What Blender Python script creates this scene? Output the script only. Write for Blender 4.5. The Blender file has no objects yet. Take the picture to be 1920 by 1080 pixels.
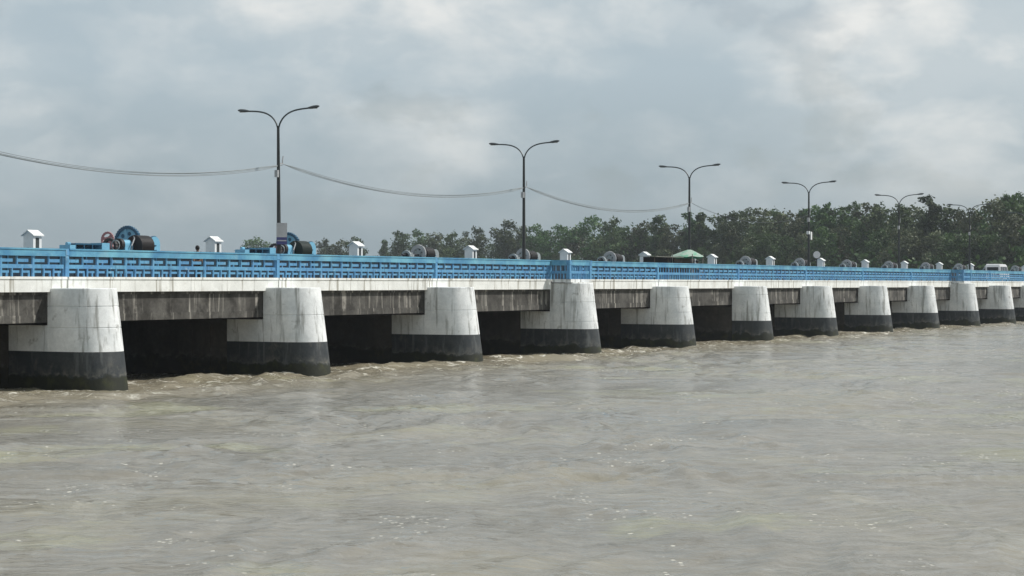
import bpy, bmesh, math, random
import numpy as np
from mathutils import Vector, Matrix
R = math.radians
random.seed(7)
sc = bpy.context.scene
COL = sc.collection

# ------------------------------------------------------------ camera, sky, sun
F, ZC, TH = 3568.0, 4.3, math.atan(1940.0/3568.0)      # focal length in px of 1920, eye height, angle to the bridge
CT, ST = math.cos(TH), math.sin(TH)
cam = bpy.data.cameras.new('camera'); co = bpy.data.objects.new('camera', cam); COL.objects.link(co)
cam.sensor_width = 36; cam.lens = 36*F/1920.0; cam.clip_start = .5; cam.clip_end = 20000
cam.shift_y = -8/1920.0
co.location = (0, 0, ZC); co.rotation_euler = (R(90), 0, TH-R(90))
sc.camera = co
sc.render.resolution_x = 1024; sc.render.resolution_y = 576

SUN_AZ, SUN_EL = R(-52), R(47)                          # azimuth from +X
w = bpy.data.worlds.new('World'); sc.world = w; w.use_nodes = True
nt = w.node_tree; nt.nodes.clear()
def N(t, kind, **kw):
    n = t.nodes.new(kind)
    for k, v in kw.items():
        if k.startswith('i_'): n.inputs[k[2:].replace('_', ' ')].default_value = v
        else: setattr(n, k, v)
    return n
def ramp(t, stops, interp='LINEAR'):
    n = t.nodes.new('ShaderNodeValToRGB'); n.color_ramp.interpolation = interp
    e = n.color_ramp.elements
    while len(e) < len(stops): e.new(.5)
    for el, (p, c) in zip(e, stops):
        el.position = p; el.color = (c, c, c, 1) if isinstance(c, (int, float)) else (*c, 1)
    return n
SKS = .1
out = N(nt, 'ShaderNodeOutputWorld'); bg = N(nt, 'ShaderNodeBackground', i_Strength=SKS)
sky = N(nt, 'ShaderNodeTexSky', sky_type='NISHITA', sun_disc=False, sun_elevation=SUN_EL,
        sun_rotation=R(90)-SUN_AZ, air_density=1.0, dust_density=3.0, ozone_density=1.0)
tc = N(nt, 'ShaderNodeTexCoord')
mp = N(nt, 'ShaderNodeMapping'); mp.inputs['Scale'].default_value = (1, 1, 1.9)
mp.inputs['Location'].default_value = (3.1, 1.7, 0.4)
nt.links.new(tc.outputs['Generated'], mp.inputs['Vector'])
n1 = N(nt, 'ShaderNodeTexNoise', i_Scale=13.0, i_Detail=12.0, i_Roughness=.55, i_Distortion=.25)
n2 = N(nt, 'ShaderNodeTexNoise', i_Scale=5.5, i_Detail=7.0, i_Roughness=.55)
n3 = N(nt, 'ShaderNodeTexNoise', i_Scale=9.0, i_Detail=8.0, i_Roughness=.55)
for n in (n1, n2, n3): nt.links.new(mp.outputs[0], n.inputs['Vector'])
k = 1/SKS
def c3(r, g, b, s=1.0): return (r*s, g*s, b*s)
# soft grey sheet, white swellings, thin bluish gaps
r_white = ramp(nt, [(.45, 0), (.66, 1)]); nt.links.new(n1.outputs['Fac'], r_white.inputs[0])
r_big = ramp(nt, [(.38, 0), (.60, 1)]); nt.links.new(n2.outputs['Fac'], r_big.inputs[0])
r_gap = ramp(nt, [(.34, 1), (.44, 0)], 'EASE'); nt.links.new(n3.outputs['Fac'], r_gap.inputs[0])
sep = N(nt, 'ShaderNodeSeparateXYZ'); nt.links.new(tc.outputs['Generated'], sep.inputs[0])
r_up = ramp(nt, [(.015, 0), (.11, 1)]); nt.links.new(sep.outputs['Z'], r_up.inputs[0])
def mathn(t, op, a, b):
    m = N(t, 'ShaderNodeMath', operation=op)
    for i, v in enumerate((a, b)):
        if isinstance(v, (int, float)): m.inputs[i].default_value = v
        else: t.links.new(v, m.inputs[i])
    return m.outputs[0]
def mixc(t, f, a, b, blend='MIX'):
    m = N(t, 'ShaderNodeMix', data_type='RGBA', blend_type=blend)
    for sock, v in ((m.inputs['Factor'], f), (m.inputs[6], a), (m.inputs[7], b)):
        if isinstance(v, (int, float)): sock.default_value = v
        elif isinstance(v, tuple): sock.default_value = (*v, 1)
        else: t.links.new(v, sock)
    return m.outputs[2]
CL_BASE = c3(.455, .545, .600, k); CL_LOW = c3(.285, .355, .392, k); CL_WHITE = c3(.87, .875, .85, k); CL_MID = c3(.585, .65, .68, k)
base = mixc(nt, r_up.outputs[0], CL_LOW, CL_BASE)
base = mixc(nt, mathn(nt, 'MULTIPLY', r_big.outputs[0], mathn(nt, 'ADD', mathn(nt, 'MULTIPLY', r_up.outputs[0], .8), .1)), base, CL_MID)
f_w = mathn(nt, 'MULTIPLY', mathn(nt, 'MULTIPLY', r_white.outputs[0], mathn(nt, 'ADD', mathn(nt, 'MULTIPLY', r_big.outputs[0], .75), .25)), mathn(nt, 'MULTIPLY', r_up.outputs[0], .95))
cl = mixc(nt, f_w, base, CL_WHITE)
f_g = mathn(nt, 'MULTIPLY', r_gap.outputs[0], mathn(nt, 'MULTIPLY', r_up.outputs[0], .35))
cl = mixc(nt, f_g, cl, sky.outputs[0])
fin = mixc(nt, .08, cl, sky.outputs[0])
nt.links.new(fin, bg.inputs['Color']); nt.links.new(bg.outputs[0], out.inputs[0])

sl = bpy.data.lights.new('sun', 'SUN'); sl.energy = 3.9; sl.angle = R(.6); sl.color = (1, .965, .91)
so = bpy.data.objects.new('sun', sl); COL.objects.link(so)
sd = Vector((math.cos(SUN_AZ)*math.cos(SUN_EL), math.sin(SUN_AZ)*math.cos(SUN_EL), math.sin(SUN_EL)))
so.rotation_euler = (-sd).to_track_quat('-Z', 'Y').to_euler(); so.location = (0, 0, 60)
vs = sc.view_settings; vs.view_transform = 'Standard'; vs.look = 'None'; vs.exposure = 0; vs.gamma = 1; vs.use_curve_mapping = False
sc.render.engine = 'CYCLES'
sc.cycles.max_bounces = 8; sc.cycles.volume_bounces = 0

# ------------------------------------------------------------ helpers
class MB:
    def __init__(s): s.v = []; s.f = []; s.m = []
    def box(s, x0, x1, y0, y1, z0, z1, mi=0):
        b = len(s.v)
        s.v += [(x0,y0,z0),(x1,y0,z0),(x1,y1,z0),(x0,y1,z0),(x0,y0,z1),(x1,y0,z1),(x1,y1,z1),(x0,y1,z1)]
        s.f += [tuple(b+i for i in q) for q in ((0,3,2,1),(4,5,6,7),(0,1,5,4),(1,2,6,5),(2,3,7,6),(3,0,4,7))]
        s.m += [mi]*6; return s
    def prism(s, pts, axis, a0, a1, mi=0):
        # pts: 2D polygon (ccw) ; axis: 'x' -> pts=(y,z), 'y' -> (x,z), 'z' -> (x,y)
        b = len(s.v); n = len(pts)
        for a in (a0, a1):
            for p in pts:
                s.v.append((a,p[0],p[1]) if axis=='x' else (p[0],a,p[1]) if axis=='y' else (p[0],p[1],a))
        s.f.append(tuple(b+i for i in range(n))[::-1]); s.f.append(tuple(b+n+i for i in range(n)))
        for i in range(n):
            j = (i+1) % n; s.f.append((b+i, b+j, b+n+j, b+n+i))
        s.m += [mi]*(n+2); return s
    def rings(s, rings, cap=True, mi=0, closed=True):
        b = len(s.v); n = len(rings[0])
        for r in rings: s.v += [tuple(p) for p in r]
        for k in range(len(rings)-1):
            for i in range(n if closed else n-1):
                j = (i+1) % n
                s.f.append((b+k*n+i, b+k*n+j, b+(k+1)*n+j, b+(k+1)*n+i)); s.m.append(mi)
        if cap:
            s.f.append(tuple(b+i for i in range(n))[::-1]); s.f.append(tuple(b+(len(rings)-1)*n+i for i in range(n))); s.m += [mi]*2
        return s
    def cyl(s, c, axis, r0, r1, a0, a1, n=16, mi=0):
        rs = []
        for a, r in ((a0, r0), (a1, r1)):
            ring = []
            for i in range(n):
                t = 2*math.pi*i/n; p, q = r*math.cos(t), r*math.sin(t)
                ring.append((c[0]+p, c[1]+q, a) if axis=='z' else (a, c[1]+p, c[2]+q) if axis=='x' else (c[0]+q, a, c[2]+p))
            rs.append(ring)
        return s.rings(rs, mi=mi)
    def tube(s, path, rad, n=8, mi=0):
        rs = []
        for i, p in enumerate(path):
            a = Vector(path[max(i-1,0)]); b_ = Vector(path[min(i+1,len(path)-1)]); t = (b_-a).normalized()
            u = t.cross(Vector((0,0,1)));
            if u.length < 1e-3: u = Vector((1,0,0))
            u.normalize(); v = u.cross(t)
            r = rad[i] if isinstance(rad, (list, tuple)) else rad
            rs.append([tuple(Vector(p)+u*(r*math.cos(2*math.pi*k/n))+v*(r*math.sin(2*math.pi*k/n))) for k in range(n)])
        return s.rings(rs, mi=mi)
    def mesh(s, name, mats, smooth=False, fix=True):
        me = bpy.data.meshes.new(name); me.from_pydata(s.v, [], s.f)
        for m in (mats if isinstance(mats, (list, tuple)) else [mats]): me.materials.append(m)
        me.polygons.foreach_set('material_index', s.m)
        if fix:
            bm = bmesh.new(); bm.from_mesh(me); bmesh.ops.recalc_face_normals(bm, faces=bm.faces); bm.to_mesh(me); bm.free()
        if smooth:
            me.polygons.foreach_set('use_smooth', [True]*len(me.polygons))
            me.set_sharp_from_angle(angle=R(38))
        me.update(); return me
def ob(name, data, parent=None, loc=(0,0,0), rz=0):
    o = bpy.data.objects.new(name, data); COL.objects.link(o); o.location = loc; o.rotation_euler = (0, 0, rz)
    if parent: o.parent = parent
    return o
def tag(o, label=None, cat=None, group=None, kind=None):
    for k_, v_ in (('label', label), ('category', cat), ('group', group), ('kind', kind)):
        if v_: o[k_] = v_
    return o
def copy_tree(o, parent=None):
    c = o.copy(); COL.objects.link(c)
    if parent: c.parent = parent
    for ch in list(o.children): copy_tree(ch, c)
    return c
ORD = ['first','second','third','fourth','fifth','sixth','seventh','eighth','ninth','tenth','eleventh','twelfth','thirteenth','fourteenth','fifteenth','sixteenth','seventeenth','eighteenth','nineteenth','twentieth']

# ------------------------------------------------------------ materials
def mat(name, col, rough=.7, metal=0, spec=.4, var=.15, scale=3.0, grain=.15, streak=None, bump=.0, col2=None, wet=None, stain=None, seed=0.0, rust=None):
    """procedural paint / concrete: broad tone variation, grain, vertical run-off streaks, tide mark"""
    m = bpy.data.materials.new(name); m.use_nodes = True; t = m.node_tree; t.nodes.clear()
    o = N(t, 'ShaderNodeOutputMaterial'); p = N(t, 'ShaderNodeBsdfPrincipled', i_Roughness=rough, i_Metallic=metal)
    p.inputs['Specular IOR Level'].default_value = spec
    t.links.new(p.outputs[0], o.inputs[0])
    tcn = N(t, 'ShaderNodeTexCoord'); oi = N(t, 'ShaderNodeObjectInfo')
    off = N(t, 'ShaderNodeVectorMath', operation='SCALE'); off.inputs[0].default_value = (37, 19, 11); t.links.new(oi.outputs['Random'], off.inputs['Scale'])
    add = N(t, 'ShaderNodeVectorMath', operation='ADD'); t.links.new(tcn.outputs['Object'], add.inputs[0]); t.links.new(off.outputs[0], add.inputs[1])
    def noise(sc_, det=5, ro=.55, scl=(1,1,1)):
        mpn = N(t, 'ShaderNodeMapping'); mpn.inputs['Scale'].default_value = scl; mpn.inputs['Location'].default_value = (seed, seed*2, 0)
        t.links.new(add.outputs[0], mpn.inputs[0])
        nn = N(t, 'ShaderNodeTexNoise', i_Scale=sc_, i_Detail=det, i_Roughness=ro); t.links.new(mpn.outputs[0], nn.inputs['Vector']); return nn.outputs['Fac']
    c2 = col2 or tuple(x*(1-var) for x in col)
    f1 = ramp(t, [(.35, 0), (.65, 1)]); t.links.new(noise(scale), f1.inputs[0])
    cur = mixc(t, f1.outputs[0], col, c2)
    g = ramp(t, [(.3, 1-grain), (.7, 1+grain*.4)]); t.links.new(noise(scale*7, 4, .7), g.inputs[0])
    cur = mixc(t, 1.0, cur, g.outputs[0], 'MULTIPLY')
    if streak:                       # (colour, low, high, amount, vertical stretch, scale)
        sc_, lo, hi, amt, st, scc = streak
        rs = ramp(t, [(lo, 0), (hi, 1)]); t.links.new(noise(scc, 4, .6, (1, 1, st)), rs.inputs[0])
        cur = mixc(t, mathn(t, 'MULTIPLY', rs.outputs[0], amt), cur, sc_)
    if stain:                        # blotches
        sc_, lo, hi, amt, scc = stain
        rs = ramp(t, [(lo, 0), (hi, 1)]); t.links.new(noise(scc, 6, .65), rs.inputs[0])
        cur = mixc(t, mathn(t, 'MULTIPLY', rs.outputs[0], amt), cur, sc_)
    if wet:                          # tide mark: (height, colour, blur)
        zz, wc, bl = wet
        geo = N(t, 'ShaderNodeNewGeometry'); sx = N(t, 'ShaderNodeSeparateXYZ'); t.links.new(geo.outputs['Position'], sx.inputs[0])
        hz = mathn(t, 'SUBTRACT', sx.outputs['Z'], mathn(t, 'MULTIPLY', noise(1.3, 5, .6), .9))
        mr = N(t, 'ShaderNodeMapRange'); t.links.new(hz, mr.inputs[0])
        mr.inputs['From Min'].default_value = zz-.45-bl; mr.inputs['From Max'].default_value = zz-.45+bl; mr.inputs['To Min'].default_value = 1; mr.inputs['To Max'].default_value = 0
        wcol = ramp(t, [(.5, wc), (.72, (wc[0]*3.6, wc[1]*3.4, wc[2]*2.2))]); t.links.new(noise(1.6, 6, .7), wcol.inputs[0])
        mc = N(t, 'ShaderNodeMapRange'); t.links.new(hz, mc.inputs[0]); mc.inputs['From Min'].default_value = zz-.45; mc.inputs['From Max'].default_value = zz-.45+.5
        chalk = ramp(t, [(.0, 0), (.14, 1), (.30, .45), (1, 0)]); t.links.new(mc.outputs[0], chalk.inputs[0])
        brk = ramp(t, [(.42, 0), (.62, 1)]); t.links.new(noise(3.0, 5, .65), brk.inputs[0])
        cur = mixc(t, mathn(t, 'MULTIPLY', mathn(t, 'MULTIPLY', chalk.outputs[0], brk.outputs[0]), .55), cur, (.20,.19,.155))
        cur = mixc(t, mr.outputs[0], cur, wcol.outputs[0])
    t.links.new(cur, p.inputs['Base Color'])
    if bump:
        b = N(t, 'ShaderNodeBump', i_Strength=.6, i_Distance=bump); t.links.new(noise(scale*4, 6, .65), b.inputs['Height']); t.links.new(b.outputs[0], p.inputs['Normal'])
    return m
M = {}
M['pier_white'] = mat('pier_whitewash', (.80,.815,.81), .85, var=.22, scale=.9, grain=.12, col2=(.62,.645,.65),
    streak=((.17,.17,.15), .53, .66, .70, .09, 3.6), stain=((.20,.20,.18), .61, .70, .60, 1.5), bump=.02)
M['pier_black'] = mat('pier_black_paint', (.022,.028,.033), .6, var=.1, scale=1.5, grain=.3, col2=(.042,.047,.05), streak=((.14,.15,.15), .55, .70, .5, .15, 3.0), stain=((.12,.115,.095), .58, .68, .5, 1.2),
    wet=(.60, (.012,.014,.006), .05), bump=.02)
M['pier_raw'] = mat('pier_raw_concrete', (.085,.074,.060), .9, var=.4, scale=.8, grain=.25, streak=((.04,.035,.03), .5, .68, .7, .15, 1.5), wet=(.8, (.018,.016,.008), .15), bump=.02)  # bare concrete, its colour lowered to carry the shade under the deck
M['band'] = mat('deck_edge_white', (.82,.83,.80), .8, var=.12, scale=1.6, grain=.08, col2=(.70,.71,.68),
    streak=((.26,.24,.19), .56, .66, .75, .05, 4.0), stain=((.45,.42,.36), .60, .75, .6, 1.2), bump=.01)
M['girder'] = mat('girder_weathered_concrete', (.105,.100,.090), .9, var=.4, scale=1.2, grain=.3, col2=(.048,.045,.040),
    streak=((.38,.36,.32), .55, .66, .75, .05, 3.4), stain=((.02,.018,.015), .50, .66, .9, 1.1), bump=.02)  # weathered streaks; base colour darkened to deepen the weak shadows
M['soffit'] = mat('soffit_shade_concrete', (.035,.031,.027), .9, var=.3, scale=1, grain=.2)  # concrete with the under-deck shade put into its colour
M['asphalt'] = mat('asphalt', (.05,.05,.05), .9, var=.2, scale=2, grain=.3, bump=.005)
M['kerb'] = mat('kerb_concrete', (.35,.34,.31), .9, var=.2, scale=2, grain=.2)
M['rail_blue'] = mat('rail_blue_paint', (.085,.255,.48), .55, var=.12, scale=1.2, grain=.16, col2=(.12,.34,.53),
    streak=((.035,.09,.14), .56, .68, .6, .2, 6.0), stain=((.34,.50,.58), .58, .68, .5, 3.0), bump=.004)
M['rail_cap'] = mat('rail_cap_blue', (.065,.23,.40), .55, var=.15, scale=.8, grain=.1, col2=(.16,.42,.55), stain=((.24,.40,.48), .55, .75, .6, .9), bump=.004)
M['beam_shade_navy'] = mat('hoist_beam_shade_navy', (.003,.016,.040), .5, var=.35, scale=.7, grain=.2, col2=(.005,.028,.045), stain=((.02,.06,.09), .6, .75, .4, 1.5))  # blue darkened so the railing openings in front look shaded
M['beam_teal'] = mat('hoist_top_teal', (.03,.13,.23), .5, var=.3, scale=.7, grain=.2)
M['hoist_blue'] = mat('hoist_light_blue', (.19,.46,.64), .45, var=.12, scale=3, grain=.12, stain=((.08,.20,.28), .62, .75, .6, 6.0))
M['hoist_dark_blue'] = mat('hoist_dark_blue', (.02,.10,.18), .4, var=.2, scale=3, grain=.2)
M['hoist_pale'] = mat('hoist_pale_paint', (.33,.37,.38), .5, var=.2, scale=3, grain=.15, stain=((.30,.24,.20), .6, .75, .6, 6.0))
M['hoist_red'] = mat('hoist_faded_red', (.42,.20,.21), .5, var=.2, scale=3, grain=.15)
M['rope'] = mat('greased_rope', (.018,.014,.014), .45, var=.3, scale=8, grain=.3)
M['rope_green'] = mat('greased_rope_green', (.010,.022,.016), .45, var=.3, scale=8, grain=.3)
M['iron'] = mat('dark_iron', (.03,.028,.03), .5, var=.2, scale=6, grain=.2)
M['white_paint'] = mat('kiosk_white', (.78,.79,.78), .6, var=.08, scale=3, grain=.06, stain=((.5,.48,.42), .62, .78, .4, 3.0))
M['pole'] = mat('pole_dark_steel', (.022,.026,.026), .45, var=.2, scale=2, grain=.2)
M['arm'] = mat('lamp_arm_steel', (.055,.070,.075), .45, var=.2, scale=2, grain=.2)
M['lamp'] = mat('lamp_head_grey', (.07,.08,.085), .5)
M['lens'] = mat('lamp_lens', (.35,.36,.35), .25)
M['galv'] = mat('pale_galvanised', (.42,.43,.44), .45, var=.2)
M['purple'] = mat('sign_blue_band', (.055,.06,.19), .5)
M['cable'] = mat('cable_grey', (.27,.30,.31), .6)
M['glass'] = mat('dark_glass', (.015,.02,.025), .12, spec=.6, grain=0, var=0)
M['recess'] = mat('kiosk_dark_opening', (.05,.06,.06), .6)
M['white_car'] = mat('car_white', (.8,.8,.8), .3, var=.03, grain=0)
M['tyre'] = mat('tyre_rubber', (.02,.02,.02), .8)
M['skin'] = mat('skin_brown', (.22,.12,.075), .6); M['hair'] = mat('black_hair', (.008,.007,.007), .6)
M['maroon'] = mat('maroon_cloth', (.035,.012,.018), .9); M['dark_cloth'] = mat('dark_trousers', (.025,.025,.03), .9)
M['tarp'] = mat('green_white_canvas', (.36,.46,.39), .8, var=.2, scale=2.2, grain=.1, stain=((.08,.33,.20), .50, .60, .75, 1.9))
M['tarp_green'] = mat('green_canvas', (.03,.33,.19), .8)
M['wood'] = mat('stall_wood', (.10,.08,.06), .8); M['wood_pale'] = mat('bamboo_pale', (.34,.33,.29), .8)
M['gate_shade'] = mat('gate_shade_black', (.006,.005,.005), .7, var=.4, scale=1, grain=.3)  # near black: the shade inside the bays is painted into the gate
M['bark'] = mat('tree_bark', (.13,.105,.085), .9, var=.3, scale=2, grain=.2)
M['earth'] = mat('river_bank_earth', (.13,.13,.07), .95, var=.4, scale=.05, grain=.2, col2=(.06,.10,.035))
def leaf_mat(name, a, b):
    m = bpy.data.materials.new(name); m.use_nodes = True; t = m.node_tree; t.nodes.clear()
    o = N(t, 'ShaderNodeOutputMaterial'); p = N(t, 'ShaderNodeBsdfPrincipled', i_Roughness=.55); p.inputs['Specular IOR Level'].default_value = .3
    tr = N(t, 'ShaderNodeBsdfTranslucent'); mx = N(t, 'ShaderNodeMixShader', i_Fac=.18)
    tcn = N(t, 'ShaderNodeTexCoord'); oi = N(t, 'ShaderNodeObjectInfo')
    n = N(t, 'ShaderNodeTexNoise', i_Scale=.36, i_Detail=5.0, i_Roughness=.65); t.links.new(tcn.outputs['Object'], n.inputs['Vector'])
    rr = ramp(t, [(.40, 0), (.60, 1)]); t.links.new(n.outputs['Fac'], rr.inputs[0])
    c = mixc(t, rr.outputs[0], a, b)
    hs = N(t, 'ShaderNodeHueSaturation'); t.links.new(c, hs.inputs['Color'])
    mr = N(t, 'ShaderNodeMapRange'); t.links.new(oi.outputs['Random'], mr.inputs[0]); mr.inputs['To Min'].default_value = .62; mr.inputs['To Max'].default_value = 1.5  # leaf tone differs per tree, spread widened to paint in sunlit variation
    t.links.new(mr.outputs[0], hs.inputs['Value'])
    mh = N(t, 'ShaderNodeMapRange'); t.links.new(oi.outputs['Random'], mh.inputs[0]); mh.inputs['To Min'].default_value = .475; mh.inputs['To Max'].default_value = .515
    t.links.new(mh.outputs[0], hs.inputs['Hue'])
    t.links.new(hs.outputs[0], p.inputs['Base Color']); t.links.new(hs.outputs[0], tr.inputs['Color'])
    t.links.new(p.outputs[0], mx.inputs[1]); t.links.new(tr.outputs[0], mx.inputs[2]); t.links.new(mx.outputs[0], o.inputs[0])
    return m
M['leaf'] = [leaf_mat('leaf_dark_green', (.024,.056,.016), (.072,.124,.036)), leaf_mat('leaf_mid_green', (.034,.068,.024), (.092,.130,.048)), leaf_mat('leaf_olive', (.046,.064,.028), (.095,.112,.050))]

# ------------------------------------------------------------ water
D0, S0, P, PW = 52.3, 57.75, 14.5, 2.38       # bridge face distance, first pier, pitch, pier width
NS = range(-2, 17)
def axis(start, stop, d0, g, far):
    a = [start]; d = d0
    while a[-1] < stop: d = d0 + g*(a[-1]-start); a.append(a[-1]+d)
    while a[-1] < far: d *= 1.35; a.append(a[-1]+d)
    return a
xs = np.array([-2800, -1500, -700, -300, -120, -50, -20, -5, 4] + axis(10, 330, .13, .0030, 400)[:])
ys = np.array([-2800, -1500, -700, -300, -120, -50, -20, -8, -2] + axis(3, 84, .12, .0028, 2900))
xs = xs[xs < 340]; ys = ys[ys < 2950]
X, Y = np.meshgrid(xs, ys, indexing='ij')
dx = np.gradient(xs)[:, None]*np.ones_like(Y); dy = np.gradient(ys)[None, :]*np.ones_like(X); cell = np.maximum(dx, dy)
rng = np.random.RandomState(3)
# domain warp so crests wander
wx = X + 1.6*np.sin(.21*X+.17*Y+1) + .9*np.sin(.43*Y-.31*X+2.3) + .35*np.sin(1.1*X+.9*Y)
wy = Y + 1.5*np.sin(.19*X-.23*Y+.4) + .8*np.sin(.51*X+.27*Y+1.1) + .35*np.sin(.8*X-1.3*Y)
H = np.zeros_like(X); Hf = np.zeros_like(X)
for i in range(54):
    lam = .36*(16**(i/53.0)); a = rng.uniform(-1.0, 1.0) + math.pi/2 + (0 if rng.rand() < .7 else math.pi/2)
    amp = .0053*lam**.62*rng.uniform(.5, 1.3)
    kk = 2*math.pi/lam; ph = rng.uniform(0, 6.28)
    s = np.sin(kk*(math.cos(a)*wx+math.sin(a)*wy)+ph)
    s = 1-np.abs(s)*1.7 if i % 3 == 0 else s
    H += amp*s*np.clip((lam/cell-2.2)/2.0, 0, 1)
patch = .5+.5*np.sin(.11*wx+.07*wy+1.0)*np.sin(.13*wy-.05*wx+.5)
patch2 = np.clip(.5+.6*np.sin(.31*wx-.22*wy)*np.sin(.27*wy+.19*wx+2), 0, 1)
rid = np.zeros_like(X)
for lam, a in ((.9, 1.7), (1.3, 1.35), (1.9, 1.95), (2.7, 1.5), (.7, 1.1), (3.6, 2.1)):
    rid += (1-np.abs(np.sin(math.pi/lam*(math.cos(a)*wx+math.sin(a)*wy)+lam*3)))**2.0*lam*.011*np.clip((lam/cell-2.5)/2, 0, 1)
rmask = np.clip(np.sin(.33*wx+.21*wy+.7)*np.sin(.29*wy-.24*wx+1.9)*2.2-.2, 0, 1)
H += rid*(.35+1.3*rmask)
near = np.exp(-((Y-(D0-1.0))/3.4)**2)+.55*np.exp(-((Y-(D0-7))/5.0)**2)
boil = np.zeros_like(X)
for lam, a in ((1.9, 1.45), (2.9, 1.9), (1.3, 1.2), (4.3, 1.62), (1.6, .4)):
    boil += (1-np.abs(np.sin(math.pi/lam*(math.cos(a)*wx+math.sin(a)*wy)+lam)))*lam*.031
H = H*(.35+.5*patch+.6*patch2) + boil*near*np.clip((1.6/cell-1.5), 0, 1)
edge = np.clip((cell-1.2)/2, 0, 1); H *= (1-edge)
H -= .03
nx, ny = X.shape
co_ = np.stack([X, Y, H], -1).reshape(-1, 3).astype(np.float32)
I = np.arange(nx*ny).reshape(nx, ny)
q = np.stack([I[:-1,:-1], I[1:,:-1], I[1:,1:], I[:-1,1:]], -1).reshape(-1, 4).astype(np.int32)
me = bpy.data.meshes.new('water'); me.vertices.add(nx*ny); me.vertices.foreach_set('co', co_.ravel())
me.loops.add(q.size); me.loops.foreach_set('vertex_index', q.ravel())
me.polygons.add(len(q)); me.polygons.foreach_set('loop_start', np.arange(0, q.size, 4, dtype=np.int32)); me.polygons.foreach_set('loop_total', np.full(len(q), 4, dtype=np.int32))
me.update(calc_edges=True); me.polygons.foreach_set('use_smooth', np.ones(len(q), dtype=bool))
def water_mat():
    m = bpy.data.materials.new('muddy_river_water'); m.use_nodes = True; t = m.node_tree; t.nodes.clear()
    o = N(t, 'ShaderNodeOutputMaterial'); p = N(t, 'ShaderNodeBsdfPrincipled', i_Roughness=.12, i_IOR=1.36); t.links.new(p.outputs[0], o.inputs[0])
    geo = N(t, 'ShaderNodeNewGeometry'); pos = geo.outputs['Position']
    def mapped(scl=(1,1,1), loc=(0,0,0), rot=0):
        mpn = N(t, 'ShaderNodeMapping', vector_type='TEXTURE' if rot else 'POINT'); mpn.inputs['Scale'].default_value = scl; mpn.inputs['Location'].default_value = loc; mpn.inputs['Rotation'].default_value = (0, 0, rot); t.links.new(pos, mpn.inputs[0]); return mpn.outputs[0]
    def noise(s, det, ro, scl=(1,1,1), dist=0.0, loc=(0,0,0), kind='FBM', rot=0):
        nn = N(t, 'ShaderNodeTexNoise', noise_type=kind, i_Scale=s, i_Detail=det, i_Roughness=ro, i_Distortion=dist); t.links.new(mapped(scl, loc, rot), nn.inputs['Vector']); return nn.outputs['Fac']
    def mul(a, b): return mathn(t, 'MULTIPLY', a, b)
    a = ramp(t, [(.38, (.200,.184,.150)), (.52, (.237,.217,.177)), (.66, (.247,.222,.157))]); t.links.new(noise(.10, 5, .6, dist=.6), a.inputs[0])
    b = ramp(t, [(.3, .86), (.7, 1.1)]); t.links.new(noise(1.1, 5, .65, dist=.8), b.inputs[0])
    c = mixc(t, 1.0, a.outputs[0], b.outputs[0], 'MULTIPLY')
    g = ramp(t, [(.56, 0), (.66, 1)]); t.links.new(noise(.13, 5, .6, dist=.8, loc=(4,9,0)), g.inputs[0])
    c = mixc(t, mul(g.outputs[0], .8), c, (.275,.262,.165))
    sx = N(t, 'ShaderNodeSeparateXYZ'); t.links.new(pos, sx.inputs[0])
    nb = N(t, 'ShaderNodeMapRange'); nb.inputs['From Min'].default_value = D0-10; nb.inputs['From Max'].default_value = D0-2; t.links.new(sx.outputs['Y'], nb.inputs[0])
    nbv = nb.outputs[0]
    c = mixc(t, mul(nbv, .6), c, (.29,.25,.17))
    # foam: lacy crests along the piers, flecks gathered on the boils, stray bubbles
    fl = ramp(t, [(.54, 0), (.64, 1)]); t.links.new(noise(1.0, 7, .72, dist=1.4, loc=(11,2,0)), fl.inputs[0])
    big = mul(fl.outputs[0], mul(mathn(t, 'POWER', nbv, 1.4), .9))
    def flecks(scale, r0, lo, hi, clump, loc):
        v = N(t, 'ShaderNodeTexVoronoi', i_Scale=scale); t.links.new(mapped(loc=loc), v.inputs['Vector'])
        rr = ramp(t, [(r0*.5, 1), (r0, 0)]); t.links.new(v.outputs['Distance'], rr.inputs[0])
        cm = ramp(t, [(lo, 0), (hi, 1)]); t.links.new(noise(clump, 4, .6, loc=(loc[1], loc[0], 5)), cm.inputs[0]); return mul(rr.outputs[0], cm.outputs[0])
    f1 = flecks(2.6, .17, .585, .61, .22, (3,1,0)); f2 = flecks(.9, .060, .56, .60, .5, (7,4,0)); f3 = flecks(5.0, .24, .60, .63, .35, (1,8,0))
    ff = mathn(t, 'MAXIMUM', mathn(t, 'MAXIMUM', big, mul(f1, .8)), mathn(t, 'MAXIMUM', mul(f2, .9), mul(f3, .7)))
    c = mixc(t, ff, c, (.66,.64,.56))
    t.links.new(c, p.inputs['Base Color'])
    rr = ramp(t, [(.35, .07), (.65, .20)]); t.links.new(noise(.22, 4, .6), rr.inputs[0])
    t.links.new(mathn(t, 'MAXIMUM', rr.outputs[0], mul(ff, .8)), p.inputs['Roughness'])
    p.inputs['Specular IOR Level'].default_value = .5
    # fine chop, stronger in gusty patches, nearly slick between them; sharp ridged wavelets on top
    pm_ = ramp(t, [(.40, .25), (.60, 1)]); t.links.new(noise(.16, 4, .6, dist=.7, loc=(2,5,0)), pm_.inputs[0])
    h1 = mul(noise(2.5, 6, .58, (2.0, 1, 1), .6, rot=TH-math.pi/2), .15); h2 = mul(noise(1.3, 5, .55, (2.2, 1, 1), .5, (5,1,0), 'RIDGED_MULTIFRACTAL', TH-math.pi/2), .045)
    h = mathn(t, 'ADD', h1, mul(h2, pm_.outputs[0]))
    b1 = N(t, 'ShaderNodeBump', i_Strength=1.0, i_Distance=.62); t.links.new(h, b1.inputs['Height'])
    t.links.new(b1.outputs[0], p.inputs['Normal'])
    return m
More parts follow.
